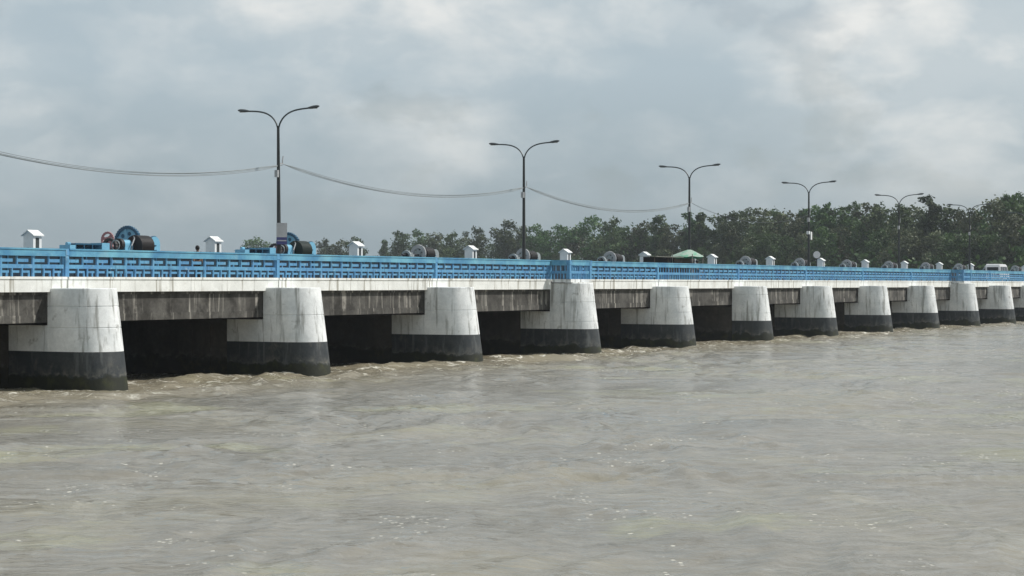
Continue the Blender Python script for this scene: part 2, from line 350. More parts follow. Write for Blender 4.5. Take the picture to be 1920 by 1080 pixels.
me.materials.append(water_mat())
tag(ob('water', me), kind='structure')

# ground: bed and land as one sheet out to the horizon, rising out of the river at the far (+X) bank and at the camera's feet
gx = [-3000,-1200,-400,-60,-20,0,20,120,300,322,334,345,360,420,700,1500,3000]; gy = [-3000,-1500,-600,-200,-60,-30,-12,-6,2,10,40,70,110,200,400,800,1600,3000]
mb = MB()
def gz(x, y):
    if x >= 334: return 3.2 + .25*math.sin(x*.05+y*.02)
    if x >= 322: return 0.8
    if y <= -6 and y > -3001: return 2.6 if y < -10 else 1.2
    return -3.0
for x in gx:
    for y in gy: mb.v.append((x, y, gz(x, y)))
for i in range(len(gx)-1):
    for j in range(len(gy)-1):
        a = i*len(gy)+j; mb.f.append((a, a+len(gy), a+len(gy)+1, a+1)); mb.m.append(0)
tag(ob('ground', mb.mesh('ground', M['earth'], fix=False)), kind='structure')

# ------------------------------------------------------------ the bridge
bridge = tag(ob('barrage_bridge', None, loc=(S0, D0, 0)), 'long low concrete barrage bridge with white and black piers standing in the brown river', 'bridge')
SLT, SLB, GIB, SHT, PAINT, NOSET = 4.58, 3.97, 2.75, 2.64, 1.60, 4.12
# deck edge bands: one slab per bay with an open joint between, plus the odd crack
POST_U = 1.0                                   # joint / post position from the pier's left edge
def slab_mesh(length, cuts=()):
    mb = MB(); ed = [0]+sorted(cuts)+[length]
    for a, b in zip(ed[:-1], ed[1:]):
        mb.box(a+.012, b-.012, 0, .55, SLB, SLT)
        mb.box(a+.012, b-.012, -.035, 0, SLT-.10, SLT-.002)          # drip nib under the rail
    return mb.mesh('deck_edge', M['band'])
sm = slab_mesh(P-.07); sm_crack = slab_mesh(P-.07, (12.55, 7.9)); sm_short = slab_mesh(P-1.15-2.75+1.1-.06)
BALC = (3, 9)
for n in NS:
    u0 = P*n + POST_U
    if n in BALC:                               # slab begins only right of the balcony
        o = ob('deck_edge', slab_mesh(P-1.75-.07), bridge, (u0+1.75, 0, 0))
    elif n+1 in BALC:                           # ... and stops where the balcony steps out
        o = ob('deck_edge', slab_mesh(P-1.15-.04), bridge, (u0+.035, 0, 0))
    else:
        o = ob('deck_edge', sm_crack if n in (0, 4) else sm, bridge, (u0+.035, 0, 0))
mbd = MB(); L0, L1 = P*NS[0]-6, P*(NS[-1]+1)
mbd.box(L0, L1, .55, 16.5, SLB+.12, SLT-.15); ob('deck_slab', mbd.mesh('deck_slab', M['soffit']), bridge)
ob('footpath', MB().box(L0, L1, .55, 1.9, SLT-.15, SLT-.004).mesh('footpath', M['kerb']), bridge)
ob('footpath', MB().box(L0, L1, 9.3, 10.6, SLT-.15, SLT-.004).mesh('footpath', M['kerb']), bridge)
road = ob('road', MB().box(L0, L1, 1.9, 9.3, SLT-.15, SLT-.13).mesh('road', M['asphalt']), bridge); road['kind'] = 'structure'
# girders
def girder_mesh():
    mb = MB(); a, b = 0.0, P-.10
    mb.box(a, b, 0, .30, GIB+.30, SLB+.12); mb.box(a, b, -.04, .40, GIB, GIB+.30)
    mb.box(a, b, -.07, 0, SLB-.12, SLB)
    return mb.mesh('girder', M['girder'])
gm = girder_mesh()
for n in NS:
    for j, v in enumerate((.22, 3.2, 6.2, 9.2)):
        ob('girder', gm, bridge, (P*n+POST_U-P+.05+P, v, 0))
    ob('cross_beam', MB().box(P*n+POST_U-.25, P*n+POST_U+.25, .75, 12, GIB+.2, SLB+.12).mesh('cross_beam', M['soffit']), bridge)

# piers: rounded battered nose (white over black), painted flank, bare wall under the deck
def nose_ring(z, inset=0.0, N_=18, top=NOSET):
    L = .86 + max(0, (top-z))*.145; r = PW/2
    pts = [(inset, .16, z), (inset, -L, z)]
    for i in range(1, N_):
        t = math.pi*i/N_; pts.append((r-(r-inset)*math.cos(t), -L-(r*.95-inset)*math.sin(t), z))
    return pts + [(PW-inset, -L, z), (PW-inset, .16, z)]
def nose_mesh(zs0, zs1, grooves, m, name, flare=0.0):
    zs = [(zs0, 0), (zs1-.03, 0), (zs1, .03)]
    for g in grooves:
        if zs0 < g < zs1: zs += [(g-.025, 0), (g-.012, .022), (g+.012, .022), (g+.025, 0)]
    zs.sort()
    return MB().rings([nose_ring(z, i-flare) for z, i in zs]).mesh(name, m, smooth=True)
grooves_by = {0: (2.55, 3.4), 1: (2.85,), 2: (2.9,), 3: (3.2, 2.05), 4: (3.35, 2.4), 5: (2.15, 3.5), 6: (2.2,)}
for n in NS:
    gr = grooves_by.get(n, (2.1+.9*random.random(), 3.3))
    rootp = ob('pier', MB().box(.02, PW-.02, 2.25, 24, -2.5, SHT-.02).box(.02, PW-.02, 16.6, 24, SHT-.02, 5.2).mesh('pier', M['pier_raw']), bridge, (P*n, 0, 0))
    nose = ob('pier_nose', nose_mesh(PAINT, NOSET+(.22 if n in BALC else 0), gr, M['pier_white'], 'pier_nose'), rootp)
    if n in BALC: nose['label'] = 'stained pier nose carrying a balcony of the railing'
    ob('black_foot', nose_mesh(-2.5, PAINT, (), M['pier_black'], 'black_foot', .006), rootp)
    pl = {5: .02, 7: 1.2, 8: 1.5}.get(n, 2.08+random.uniform(-.1, .1))
    if pl > .1:
        ob('white_flank', MB().box(0, PW, .163, .163+pl, PAINT, SHT).mesh('white_flank', M['pier_white']), rootp)
        ob('black_flank', MB().box(-.004, PW+.004, .163, .163+pl, -2.5, PAINT).mesh('black_flank', M['pier_black']), rootp)
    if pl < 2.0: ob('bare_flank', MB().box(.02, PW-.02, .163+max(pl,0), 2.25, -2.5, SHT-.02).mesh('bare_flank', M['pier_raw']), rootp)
    if n == 2: ob('drain_pipe', MB().tube([(.30,-.74,NOSET-.02),(.30,-.98,2.8),(.30,-1.20,PAINT)], .06, 8).mesh('drain_pipe', M['iron'], True), rootp)
    if n in (1, 0, 4): ob('gate_slot', MB().box(-.03, .02, 3.2, 3.5, -.5, 2.4).box(-.03, .02, 4.3, 4.6, -.5, 2.4).box(-.03, .02, 3.5, 4.3, 2.15, 2.4).mesh('gate_slot', M['pier_raw']), rootp)
    ob('blackout_gate', MB().box(P*n+PW, P*(n+1), 12.5, 12.8, -2.5, 4.05).mesh('blackout_gate', M['gate_shade']), bridge)  # unseen gate added to close the back of the bay and keep it dark

# ------------------------------------------------------------ blue fret railing
railing = tag(ob('railing', None, loc=(S0, D0, SLT)), 'pale blue concrete parapet with fretwork openings along the bridge edge', 'railing')
PL = (P-.22)/8.0
def fret_mesh(plain=False, seed=0):
    rr = random.Random(seed); mb = MB(); y0, y1 = .07, .145; W = PL; st = .105
    zb, z1, z2, z3, z4 = 0.0, .33, .485, .82, .84
    mb.box(0, st/2, y0, y1, zb, z3); mb.box(W-st/2, W, y0, y1, zb, z3)
    mb.box(st/2, W-st/2, y0, y1, z1, z2)                                       # middle rail
    iw = W-st
    for k_, (za, zc, nc) in enumerate(((z2, z3, 2), (zb, z1, 3))):
        cw = iw/nc
        for c in range(nc):
            x0 = st/2+c*cw
            if c: mb.box(x0-.03, x0+.03, y0+.004, y1-.004, za, zc)
            a = x0+(.03 if c else 0); b = x0+cw-(.03 if c < nc-1 else 0); ln = (b-a)
            if plain:
                mb.box((a+b)/2-.025, (a+b)/2+.025, y0+.01, y1-.01, za, zc); continue
            zt = za+(.09 if k_ == 0 else .15); th = .125 if k_ == 0 else .09
            mb.box(a, a+ln*.72, y0+.008, y1-.008, zt, zt+th)
            if k_ == 1:
                if (c+seed) % 3 == 1: mb.box(a+ln*.72-.07, a+ln*.72, y0+.008, y1-.008, za, zt)
                elif (c+seed) % 3 == 2: mb.box(a+ln*.45, a+ln*.45+.06, y0+.008, y1-.008, za, zt)
            elif rr.random() < .25: mb.box(a+ln*.3, a+ln*.3+.05, y0+.008, y1-.008, za, zt)
    return mb.mesh('fret_panel', M['rail_blue'])
frets = [fret_mesh(seed=s) for s in range(5)]; fplain = fret_mesh(True)
post_m = MB().box(-.11, .11, .02, .22, -.004, .86).box(-.13, .13, .0, .24, .86, 1.125).mesh('post', M['rail_blue'])
cap_m = MB().box(0, PL*8, .0, .22, .82, 1.07).box(-.002, PL*8+.002, -.03, .25, 1.07, 1.13).mesh('top_rail', M['rail_cap'])
bar_m = MB().box(0, PL, .03, .19, .82, 1.07).box(0, PL, -.0, .22, 1.07, 1.13).mesh('top_rail', M['rail_cap'])
for n in NS:
    u = P*n+POST_U
    if n in BALC:
        # balcony stepping out over the pier nose
        A, Bq, OUT = -1.12, 1.62, 1.30
        floor_ = MB().box(A, Bq, -OUT, -.04, -.20, -.005); ob('balcony_floor', floor_.mesh('balcony_floor', M['pier_white']), railing, (u, 0, 0))
        for k_ in range(2):
            w_ = (Bq-A)/2/PL
            o = ob('balcony_panel', fret_mesh(True), railing, (u+A+k_*(Bq-A)/2, -OUT, 0)); o.scale = (w_, 1, 1)
            o = ob('balcony_top_rail', bar_m, railing, (u+A+k_*(Bq-A)/2, -OUT, 0)); o.scale = (w_, 1, 1)
        for uu in (A, Bq):
            o = ob('balcony_panel', fplain, railing, (u+uu+.11, -OUT+.05, 0), R(90)); o.scale = ((OUT-.02)/PL, 1, 1)
            o = ob('balcony_top_rail', bar_m, railing, (u+uu+.11, -OUT+.05, 0), R(90)); o.scale = ((OUT-.02)/PL, 1, 1)
            ob('post', post_m, railing, (u+uu, -OUT, .003)); ob('post', post_m, railing, (u+uu, 0, 0))
        rng_k = range(1, 8)
    else:
        ob('post', post_m, railing, (u, 0, 0)); rng_k = range(0, 8)
    if n+1 in BALC: rng_k = range(rng_k[0], 8)
    for k_ in rng_k:
        last = (n+1 in BALC and k_ == 7); first = (n in BALC and k_ == 1)
        o = ob('fret_panel', fplain if (n == 4 and k_ < 4) else frets[(k_*3+n) % 5], railing, (u+.11+k_*PL, 0, 0))
        if last: o.scale = ((PL-1.0)/PL, 1, 1)
    a0 = 0 if n not in BALC else PL; a1 = PL*8-(1.0 if n+1 in BALC else 0)
    o = ob('top_rail', cap_m, railing, (u+.11+a0, 0, 0)); o.scale = ((a1-a0)/(PL*8), 1, 1)

# ------------------------------------------------------------ hoist platform behind the road
HV = 11.6
plat = tag(ob('hoist_platform', None, loc=(S0, D0+HV, SLT)), 'dark blue steel walkway beam running behind the road under the gate winches', 'walkway')
pm = MB().box(.03, P-.03, 0, .25, 0, 1.06).mesh('beam_panel', M['beam_shade_navy']); tm = MB().box(.0, P, -.04, 2.6, 1.06, 1.14).mesh('walkway_plate', M['beam_teal'])
stf_ = M['hoist_dark_blue']; fl_m = MB().box(0, .09, -.05, 0, .0, 1.06).mesh('stiffener', stf_)
lo_m = MB().box(0, 2.6, -.06, .1, 1.14, 1.34).mesh('low_box', M['beam_teal'])
for n in NS:
    b_ = ob('beam_panel', pm, plat, (P*n, 0, 0))
    for k_ in range(8): ob('stiffener', fl_m, b_, (.8+k_*1.8, 0, 0))
    ob('walkway_plate', tm, plat, (P*n, 0, 0))
    ob('low_box', lo_m, plat, (P*n+8.9, .3, 0))
ob('back_wall', MB().box(P*NS[0], P*(NS[-1]+1), 2.3, 2.5, -.1, 1.0).mesh('back_wall', M['beam_shade_navy']), plat)
ZH = SLT+1.14

# white kiosks
def kiosk_proto():
    r = ob('kiosk', None)
    w_, d_ = .34, .36; h = 1.12
    mb = MB(); mb.box(-w_, w_, -d_+.05, d_, 0, h)
    for a, b in ((-w_, -.15), (.15, w_)): mb.box(a, b, -d_, -d_+.05, 0, h)
    mb.box(-.15, .15, -d_, -d_+.05, h-.15, h); mb.box(-.15, .15, -d_, -d_+.05, 0, .18)
    mb.prism([(-d_, h), (d_, h), (0, h+.24)], 'x', -w_, w_)
    ob('wall', mb.mesh('wall', M['white_paint']), r)
    rf = MB(); o_ = .11; t_ = .06
    rf.prism([(-d_-o_, h-.06), (0, h+.24), (0, h+.24+t_), (-d_-o_, h-.06+t_)], 'x', -w_-.09, w_+.09)
    rf.prism([(0, h+.24), (d_+o_, h-.06), (d_+o_, h-.06+t_), (0, h+.24+t_)], 'x', -w_-.09, w_+.09)
    ob('roof', rf.mesh('roof', M['white_paint']), r)
    ob('window', MB().box(-.15, .15, -d_+.035, -d_+.048, .18, h-.15).mesh('window', M['recess']), r)
    sh = ob('side_hatch', MB().box(-w_-.012, -w_, -.05, .06, .12, .42).mesh('side_hatch', M['galv']), r)
    return r
kp = kiosk_proto()
FIRST_VIS = {-1: 0}
def klabel(n):
    i = n+0
    if n < 0 or n > 13: return 'white gabled control kiosk on the walkway, just beyond the %s edge of the picture' % ('left' if n < 0 else 'right')
    return ['white gabled control kiosk at the far left, against open sky', 'white gabled kiosk between the first two blue winches, against open sky',
            'white gabled kiosk just right of the second blue winch, in front of a tree', 'white gabled kiosk between the first and second pale winches',
            'white gabled kiosk standing above the nearer blue balcony'][i] if i < 5 else ('white gabled kiosk next to the green stall canopy' if i == 5 else
            'white gabled kiosk, the %s one to the right of the green stall canopy' % ORD[i-6])
KV = HV+1.1
for n in range(-1, 15):
    o = kp if n == -1 else copy_tree(kp)
    o.location = (71.15+P*n, D0+KV+.6, ZH+.0)
    o.scale = (.88, .88, .87)
    tag(o, klabel(n), 'kiosk', 'white kiosks along the hoist walkway')

# gate winches
def gear(mb, cx, cy, cz, R_, th, teeth, rim, spokes, mi_rim=0, mi_face=1, hub=.16):
    # wheel in the y-z plane, thickness along x
    def ring(x, r0, tooth=False):
        n_ = teeth*2; return [(x, cy+(r0*(1.05 if (tooth and i % 2 == 0) else 1))*math.cos(2*math.pi*i/n_), cz+(r0*(1.05 if (tooth and i % 2 == 0) else 1))*math.sin(2*math.pi*i/n_)) for i in range(n_)]
    mb.rings([ring(cx-th/2, R_-rim), ring(cx-th/2, R_, True), ring(cx+th/2, R_, True), ring(cx+th/2, R_-rim), ring(cx-th/2, R_-rim)], cap=False, mi=mi_rim)
    mb.cyl((cx, cy, cz), 'x', hub, hub, cx-th*.6, cx+th*.6, 14, mi_face)
    for k_ in range(spokes):
        t = math.pi*2*k_/spokes+.3; d = Vector((0, math.cos(t), math.sin(t))); s_ = Vector((0, -d.z, d.y))
        a, b = .8*hub, R_-rim+.01; c = Vector((cx, cy, cz)); hw = .075
        for x0 in (0,):
            v = []
            for xx in (-th*.3, th*.3):
                for (rr_, ww) in ((a, hw*1.3), (b, hw), (b, -hw), (a, -hw*1.3)): v.append(c+Vector((xx,0,0))+d*rr_+s_*ww)
            bi = len(mb.v); mb.v += [tuple(p) for p in v]
            for q_ in ((0,1,2,3), (7,6,5,4), (0,4,5,1), (1,5,6,2), (2,6,7,3), (3,7,4,0)): mb.f.append(tuple(bi+i for i in q_)); mb.m.append(mi_face)
def winch_proto(style):
    pale = style == 'pale'; blue = M['hoist_pale'] if pale else M['hoist_blue']; dark = M['hoist_dark_blue'] if not pale else M['galv']
    rope = M['rope_green'] if style == 'green' else M['rope']
    r = ob('gate_winch', None); z = 0
    if not pale:
        ob('pedestal', MB().box(-5.35, -4.95, -.35, .35, 0, .52).cyl((-5.1, 0, .58), 'x', .09, .09, -5.22, -4.98, 10).mesh('pedestal', M['hoist_blue']), r)
        fb = MB().box(-4.95, -3.0, .12, .25, 0, .62).box(-4.95, -3.0, -.35, -.30, .54, .62).box(-4.95, -3.0, -.35, -.30, 0, .08)
        for k_ in range(3): fb.box(-4.95+k_*.62, -4.89+k_*.62, -.35, -.30, .08, .54)
        fb.box(-4.95, -3.0, -.30, .12, .56, .60)
        ob('gearbox_frame', fb.mesh('gearbox_frame', M['hoist_dark_blue']), r)
        ob('pedestal', MB().box(-3.0, -2.42, -.38, .38, 0, .66).mesh('pedestal', M['hoist_blue']), r)
        ob('motor', MB().cyl((0, 0, .25), 'x', .20, .20, -4.5, -3.6, 14).mesh('motor', M['hoist_dark_blue'], True), r)
    mb = MB(); gear(mb, -1.95, 0, .46 if not pale else .36, .46 if not pale else .36, .16, 18, .12, 4, 0, 1); ob('pinion_gear', mb.mesh('pinion_gear', [M['iron'] if not pale else M['hoist_pale'], M['hoist_red'] if not pale else M['iron']]), r)
    ob('shaft', MB().cyl((0, 0, .46), 'x', .06, .06, -2.5, .2, 8).mesh('shaft', M['iron']), r)
    ob('bearing_block', MB().box(-1.55, -1.30, -.2, .2, 0, .5).box(-1.50, -1.35, -.1, .1, .5, .62).mesh('bearing_block', blue), r)
    mb = MB(); gear(mb, .05 if not pale else -.35, .50 if not pale else .05, .76 if not pale else .56, .84 if not pale else .56, .16, 34, .13 if not pale else .22, 6, 0, 1, .2)
    bg_ = ob('big_gear', mb.mesh('big_gear', [dark, blue]), r)
    if not pale: ob('gear_web', MB().cyl((0, .50, .76), 'x', .72, .72, .04, .08, 26).mesh('gear_web', blue), bg_)
    if not pale:
        hm = MB()
        for q_ in range(6): hm.cyl((0, .50+.46*math.cos(q_*math.pi/3+.8), .76+.46*math.sin(q_*math.pi/3+.8)), 'x', .11, .11, .025, .04, 10)
        ob('web_hole_plate', hm.mesh('web_hole_plate', M['hoist_dark_blue']), bg_)  # dark plates on the web paint in the gloom of open holes
    if style == 'first':
        mb = MB(); gear(mb, -1.25, .75, .86, .42, .06, 20, .10, 3, 0, 0); ob('brake_wheel', mb.mesh('brake_wheel', M['hoist_red']), r)
    Rd = .56 if not pale else .42
    dr = MB(); seg = 14
    for i in range(seg):
        a = (-.55 if not pale else -.28)+i*(1.0/seg); dr.cyl((0, -.42 if not pale else -.2, .55), 'x', Rd, Rd, a+.006, a+1.0/seg-.012, 20); dr.cyl((0, -.42 if not pale else -.2, .55), 'x', Rd-.035, Rd-.035, a+1.0/seg-.012, a+1.0/seg+.006, 20)
    ob('rope_drum', dr.mesh('rope_drum', rope, True), r)
    if not pale:
        ob('reduction_gearbox', MB().box(-1.25, -.62, -.42, .2, .0, .62).cyl((0, -.12, .62), 'x', .26, .26, -1.2, -.66, 14).box(-1.3, -.57, -.47, .25, .28, .34).mesh('reduction_gearbox', M['hoist_blue'], True), r)
        ob('brake_drum', MB().cyl((0, -.25, .62), 'x', .30, .30, -1.62, -1.40, 18).mesh('brake_drum', M['iron'], True), r)
        ob('grease_guard', MB().tube([(-.9, -.52, .1), (-.9, -.56, .55), (-.6, -.5, .95), (-.45, -.3, 1.1)], .035, 6).mesh('grease_guard', M['galv'], True), r)
        ob('hand_wheel', MB().tube([(-2.1, -.5+.26*math.cos(q_*math.pi/9), .55+.26*math.sin(q_*math.pi/9)) for q_ in range(19)], .03, 6).mesh('hand_wheel', M['hoist_pale'], True), r)
    # round-topped end bearing housing
    def arch(hw, ztop, n_=12): return [(hw, 0)]+[(hw*math.cos(math.pi*i/n_), ztop-hw+hw*math.sin(math.pi*i/n_)) for i in range(n_+1)]+[(-hw, 0)]
    s_ = 1.0 if not pale else .78
    def archx(cx, hw, ztop, n_=12): return [(cx+hw, 0)]+[(cx+hw*math.cos(math.pi*i/n_), ztop-hw+hw*math.sin(math.pi*i/n_)) for i in range(n_+1)]+[(cx-hw, 0)]
    hb = ob('bearing_housing', MB().prism(archx(.92 if not pale else 1.06, .40*s_, 1.06*s_), 'y', -.62*s_, .45).mesh('bearing_housing', blue, True), r)
    ob('housing_rim', MB().prism(archx(.92 if not pale else 1.06, .43*s_, 1.10*s_), 'y', -.56*s_, -.46*s_).mesh('housing_rim', M['hoist_dark_blue'] if not pale else M['hoist_pale'], True), hb)
    ob('bolt_plate', MB().box(.83, 1.01, -.66*s_, -.62*s_, .18, .36).box(.85, .99, -.65*s_, -.62*s_, .56*s_, .62*s_).mesh('bolt_plate', M['hoist_dark_blue']), hb)
    ob('base_frame', MB().box(-2.6, 1.6, -.5, -.4, -.02, .1).box(-2.6, 1.6, .4, .5, -.02, .1).mesh('base_frame', M['beam_teal']), r)
    return r
protos = {s: winch_proto(s) for s in ('first', 'green', 'pale')}; usedw = set()
for n in range(-1, 15):
    style = 'first' if n <= 0 else 'green' if n == 1 else 'pale'
    o = protos[style] if style not in usedw else copy_tree(protos[style]); usedw.add(style)
    o.location = (78.15+P*n, D0+HV+1.1, ZH)
    if n < 0 or n > 13: lb = 'gate winch on the walkway, just beyond the %s edge of the picture' % ('left' if n < 0 else 'right')
    elif n == 0: lb = 'blue gate winch with dark rope drum and faded red wheel, largest in view'
    elif n == 1: lb = 'blue gate winch with greenish black drum, beside the first lamp post sign'
    else: lb = 'pale grey gate winch, %s one to the right of the two blue winches' % ORD[n-2]
    tag(o, lb, 'winch', 'gate winches along the hoist walkway')

# ------------------------------------------------------------ lamp posts, sign boards, cables
PV, TZ = 10.0, ZC+8.8
def arm_path(sgn):
    pts = []
    for i in range(15):
        t = i/14.0
        y = 2.02*(t**1.35); z = .86*(1-(1-t)**3.0)+.12*t
        pts.append((0, sgn*(.06+y), z))
    return pts
def lamp_proto():
    r = ob('lamp_post', None); zb = SLT
    ob('pole', MB().tube([(.0,0,0),(0,0,2.6),(0,0,2.65),(0,0,TZ-zb-2.0),(0,0,TZ-zb+.02)], [.135,.125,.115,.09,.075], 12).mesh('pole', M['pole'], True), r)
    ob('base_plate', MB().box(-.2,.2,-.2,.2,0,.04).mesh('base_plate', M['iron']), r)
    for sg in (1, -1):
        a = ob('arm', MB().tube([(p[0], p[1]-sg*.06, p[2]) for p in arm_path(sg)], .047, 8).mesh('arm', M['arm'], True), r, (0, sg*.05, TZ-zb-.05))
        e = arm_path(sg)[-1]; y = e[1]; z = e[2]
        rs = []
        for t, hw, hh in ((0,.04,.04),(.10,.08,.06),(.38,.13,.095),(.64,.13,.085),(.78,.06,.04)):
            cz = z+.10*t; rs.append([(hw*math.cos(q_*math.pi/4), sg*(abs(y)-.16+t), cz+hh*math.sin(q_*math.pi/4)) for q_ in range(8)])
        hd = ob('lamp_head', MB().rings(rs).mesh('lamp_head', M['lamp'], True), a)
        ob('lens', MB().box(-.07,.07, min(sg*(abs(y)+.18), sg*(abs(y)+.48)), max(sg*(abs(y)+.18), sg*(abs(y)+.48)), z-.05, z-.02).mesh('lens', M['lens']), hd)
    ob('junction_box', MB().box(-.24,-.09,-.10,.10,ZC+5.95-zb,ZC+6.35-zb).mesh('junction_box', M['galv']), r)
    ob('cable_bracket', MB().box(.07,.42,-.03,.03,ZC+6.70-zb,ZC+6.76-zb).tube([(.38,0,ZC+6.72-zb),(.40,0,ZC+6.95-zb),(.46,0,ZC+7.15-zb)], .035, 6).mesh('cable_bracket', M['galv']), r)
    return r
lp = lamp_proto()
LS = [87.3+29.0*i for i in range(-1, 7)]
for i, s in enumerate(LS):
    o = lp if i == 0 else copy_tree(lp)
    o.location = (s, D0+PV, SLT)
    if i == 1: o.rotation_euler = (0, R(-.55), 0)
    lb = ('twin-arm lamp post beyond the left edge of the picture' if i == 0 else
          'tallest twin-arm street lamp, leftmost, with a sign board at its foot' if i == 1 else
          'twin-arm street lamp, second from the left, by the first pale winch' if i == 2 else
          'twin-arm street lamp, third from the left, behind the green stall canopy' if i == 3 else
          'twin-arm street lamp, fourth from the left, above a round white disc' if i == 4 else
          'twin-arm street lamp, fifth from the left, with its arms against the sky' if i == 5 else
          'faintest twin-arm street lamp, rightmost, by the white van' if i == 6 else 'twin-arm lamp post beyond the right edge of the picture')
    tag(o, lb, 'street lamp', 'twin-arm street lamps along the bridge')
s1 = LS[1]
sb = tag(ob('sign_board', None, loc=(s1-.02, D0+PV-.20, ZC+2.42)), 'small grey notice board with dark blue lower band on the leftmost lamp post', 'sign')
sb.rotation_euler = (0, 0, R(-42))
ob('board', MB().box(-.30,.30,-.02,.02,.18,.98).mesh('board', M['galv']), sb)
ob('lower_panel', MB().box(-.30,.30,-.02,.02,-.22,.18).mesh('lower_panel', M['purple']), sb)
ob('stripe', MB().box(-.26,.26,-.024,-.02,-.04,.02).mesh('stripe', M['galv']), sb)
ob('bracket', MB().box(-.05,.05,.02,.10,.1,.7).mesh('bracket', M['iron']), sb)
dsc = tag(ob('round_sign', None, loc=(LS[4]-.3, D0+PV-.9, SLT)), 'round pale disc on a short dark post below the fourth street lamp', 'sign')
ob('disc', MB().cyl((0,0,2.5), 'y', .34, .34, -.03, 0, 24).mesh('disc', M['white_paint']), dsc); dsc.rotation_euler = (0,0,R(-58))
ob('post', MB().tube([(0,.03,0),(0,.03,2.6)], .05, 8).mesh('post', M['pole']), dsc)
fm = tag(ob('meter_box', None, loc=(LS[4]+.22, D0+PV, ZC+4.75)), 'small white box strapped to the fourth street lamp', 'box')
ob('case', MB().box(-.05,.28,-.16,.16,-.5,.25).mesh('case', M['white_paint']), fm); ob('hood', MB().box(-.5,-.25,-.14,.14,.0,.3).box(-.25,-.05,-.02,.02,.1,.16).mesh('hood', M['white_paint']), fm)
ZA = ZC+6.72
for i in range(0, 4):
    a = Vector((LS[i]+.38, D0+PV, ZA)); b = Vector((LS[i+1]+(.0 if i < 0 else .38), D0+PV, ZA)); sag = 1.15 if i < 4 else 1.0
    if i == 0: a.z += .2; b.z -= .05; sag = 1.25
    parts = MB(); K = 30
    for strand in range(4 if i < 3 else 2):
        pts = []
        for k_ in range(K+1):
            t = k_/K; p = a.lerp(b, t); p.z -= 4*sag*t*(1-t)
            ph = strand*2.09+t*5; rr_ = .015*min(1, 6*t+.15, 6*(1-t)+.15)
            p += Vector((0, math.cos(ph)*rr_, math.sin(ph)*rr_+ (strand-1.5)*.05*min(1, 5*t*(1-t)*4))); pts.append(tuple(p))
        parts.tube(pts, .015 if i < 3 else .010, 5)
    o = ob('overhead_cable', parts.mesh('overhead_cable', M['cable'] if i < 3 else M['arm']))
    tag(o, ['sagging grey cable from the left edge of the picture to the first lamp post', 'sagging grey cable between the first and second lamp posts', 'sagging grey cable between the second and third lamp posts',
            'thin cable from the third to the fourth lamp post, dropping before the trees', 'thin cable between the fourth and fifth lamp posts, lost against the trees'][i], 'cable', 'cables strung between the lamp posts')

# ------------------------------------------------------------ people
def limb(name, pts, rad, edges, m, parent, sub=1):
    me = bpy.data.meshes.new(name); me.from_pydata(pts, edges, []); me.materials.append(m)
    o = ob(name, me, parent)
    sk = o.modifiers.new('skin', 'SKIN'); sk.use_smooth_shade = True
    for i, r in enumerate(rad): me.skin_vertices[0].data[i].radius = (r, r)
    me.skin_vertices[0].data[0].use_root = True
    s_ = o.modifiers.new('sub', 'SUBSURF'); s_.levels = sub; s_.render_levels = sub
    return o
def person(loc, rz, label, shirt, trousers, cat='person', arms=0):
    r = ob('person', None, loc=loc, rz=rz); tag(r, label, cat)
    P_ = [(0,0,.92),(0,0,1.12),(0,0,1.34),(0,0,1.42),(0,.01,1.50),(0,.015,1.60),(-.17,0,1.37),(-.21,.0,1.10),(-.20,.08,.88),(.17,0,1.37),(.21,0,1.10),(.20,.10,.90),
          (-.09,0,.86),(-.10,.01,.48),(-.10,-.02,.08),(-.11,.12,.03),(.09,0,.86),(.10,.02,.48),(.11,-.02,.08),(.12,.12,.03)]
    Rr = [.13,.125,.13,.055,.075,.085,.06,.045,.035,.06,.045,.035,.085,.06,.045,.035,.085,.06,.045,.035]
    E = [(0,1),(1,2),(2,3),(3,4),(4,5),(2,6),(6,7),(7,8),(2,9),(9,10),(10,11),(0,12),(12,13),(13,14),(14,15),(0,16),(16,17),(17,18),(18,19)]
    limb('body', P_, Rr, E, M['skin'], r)
    limb('shirt', [P_[i] for i in (0,1,2,6,9)]+[(-.205,0,1.15),(.205,0,1.15)], [.15,.145,.15,.075,.075,.062,.062], [(0,1),(1,2),(2,3),(2,4),(3,5),(4,6)], shirt, r)
    limb('trousers', [P_[i] for i in (0,12,13,14,16,17,18)], [.145,.10,.078,.066,.10,.078,.066], [(0,1),(1,2),(2,3),(0,4),(4,5),(5,6)], trousers, r)
    hb = MB().rings([[(.105*math.cos(q_*math.pi/6)*s_, -.01+.115*math.sin(q_*math.pi/6)*s_, z_) for q_ in range(12)] for z_, s_ in ((1.50,.72),(1.56,.98),(1.64,1.0),(1.70,.72),(1.725,.3))])
    ob('hair', hb.mesh('hair', M['hair'], True), r)
    return r
person((74.2, D0+5.5, SLT-.13), R(150), 'person with black hair and dark maroon clothes behind the railing between the first two piers', M['maroon'], M['dark_cloth'])

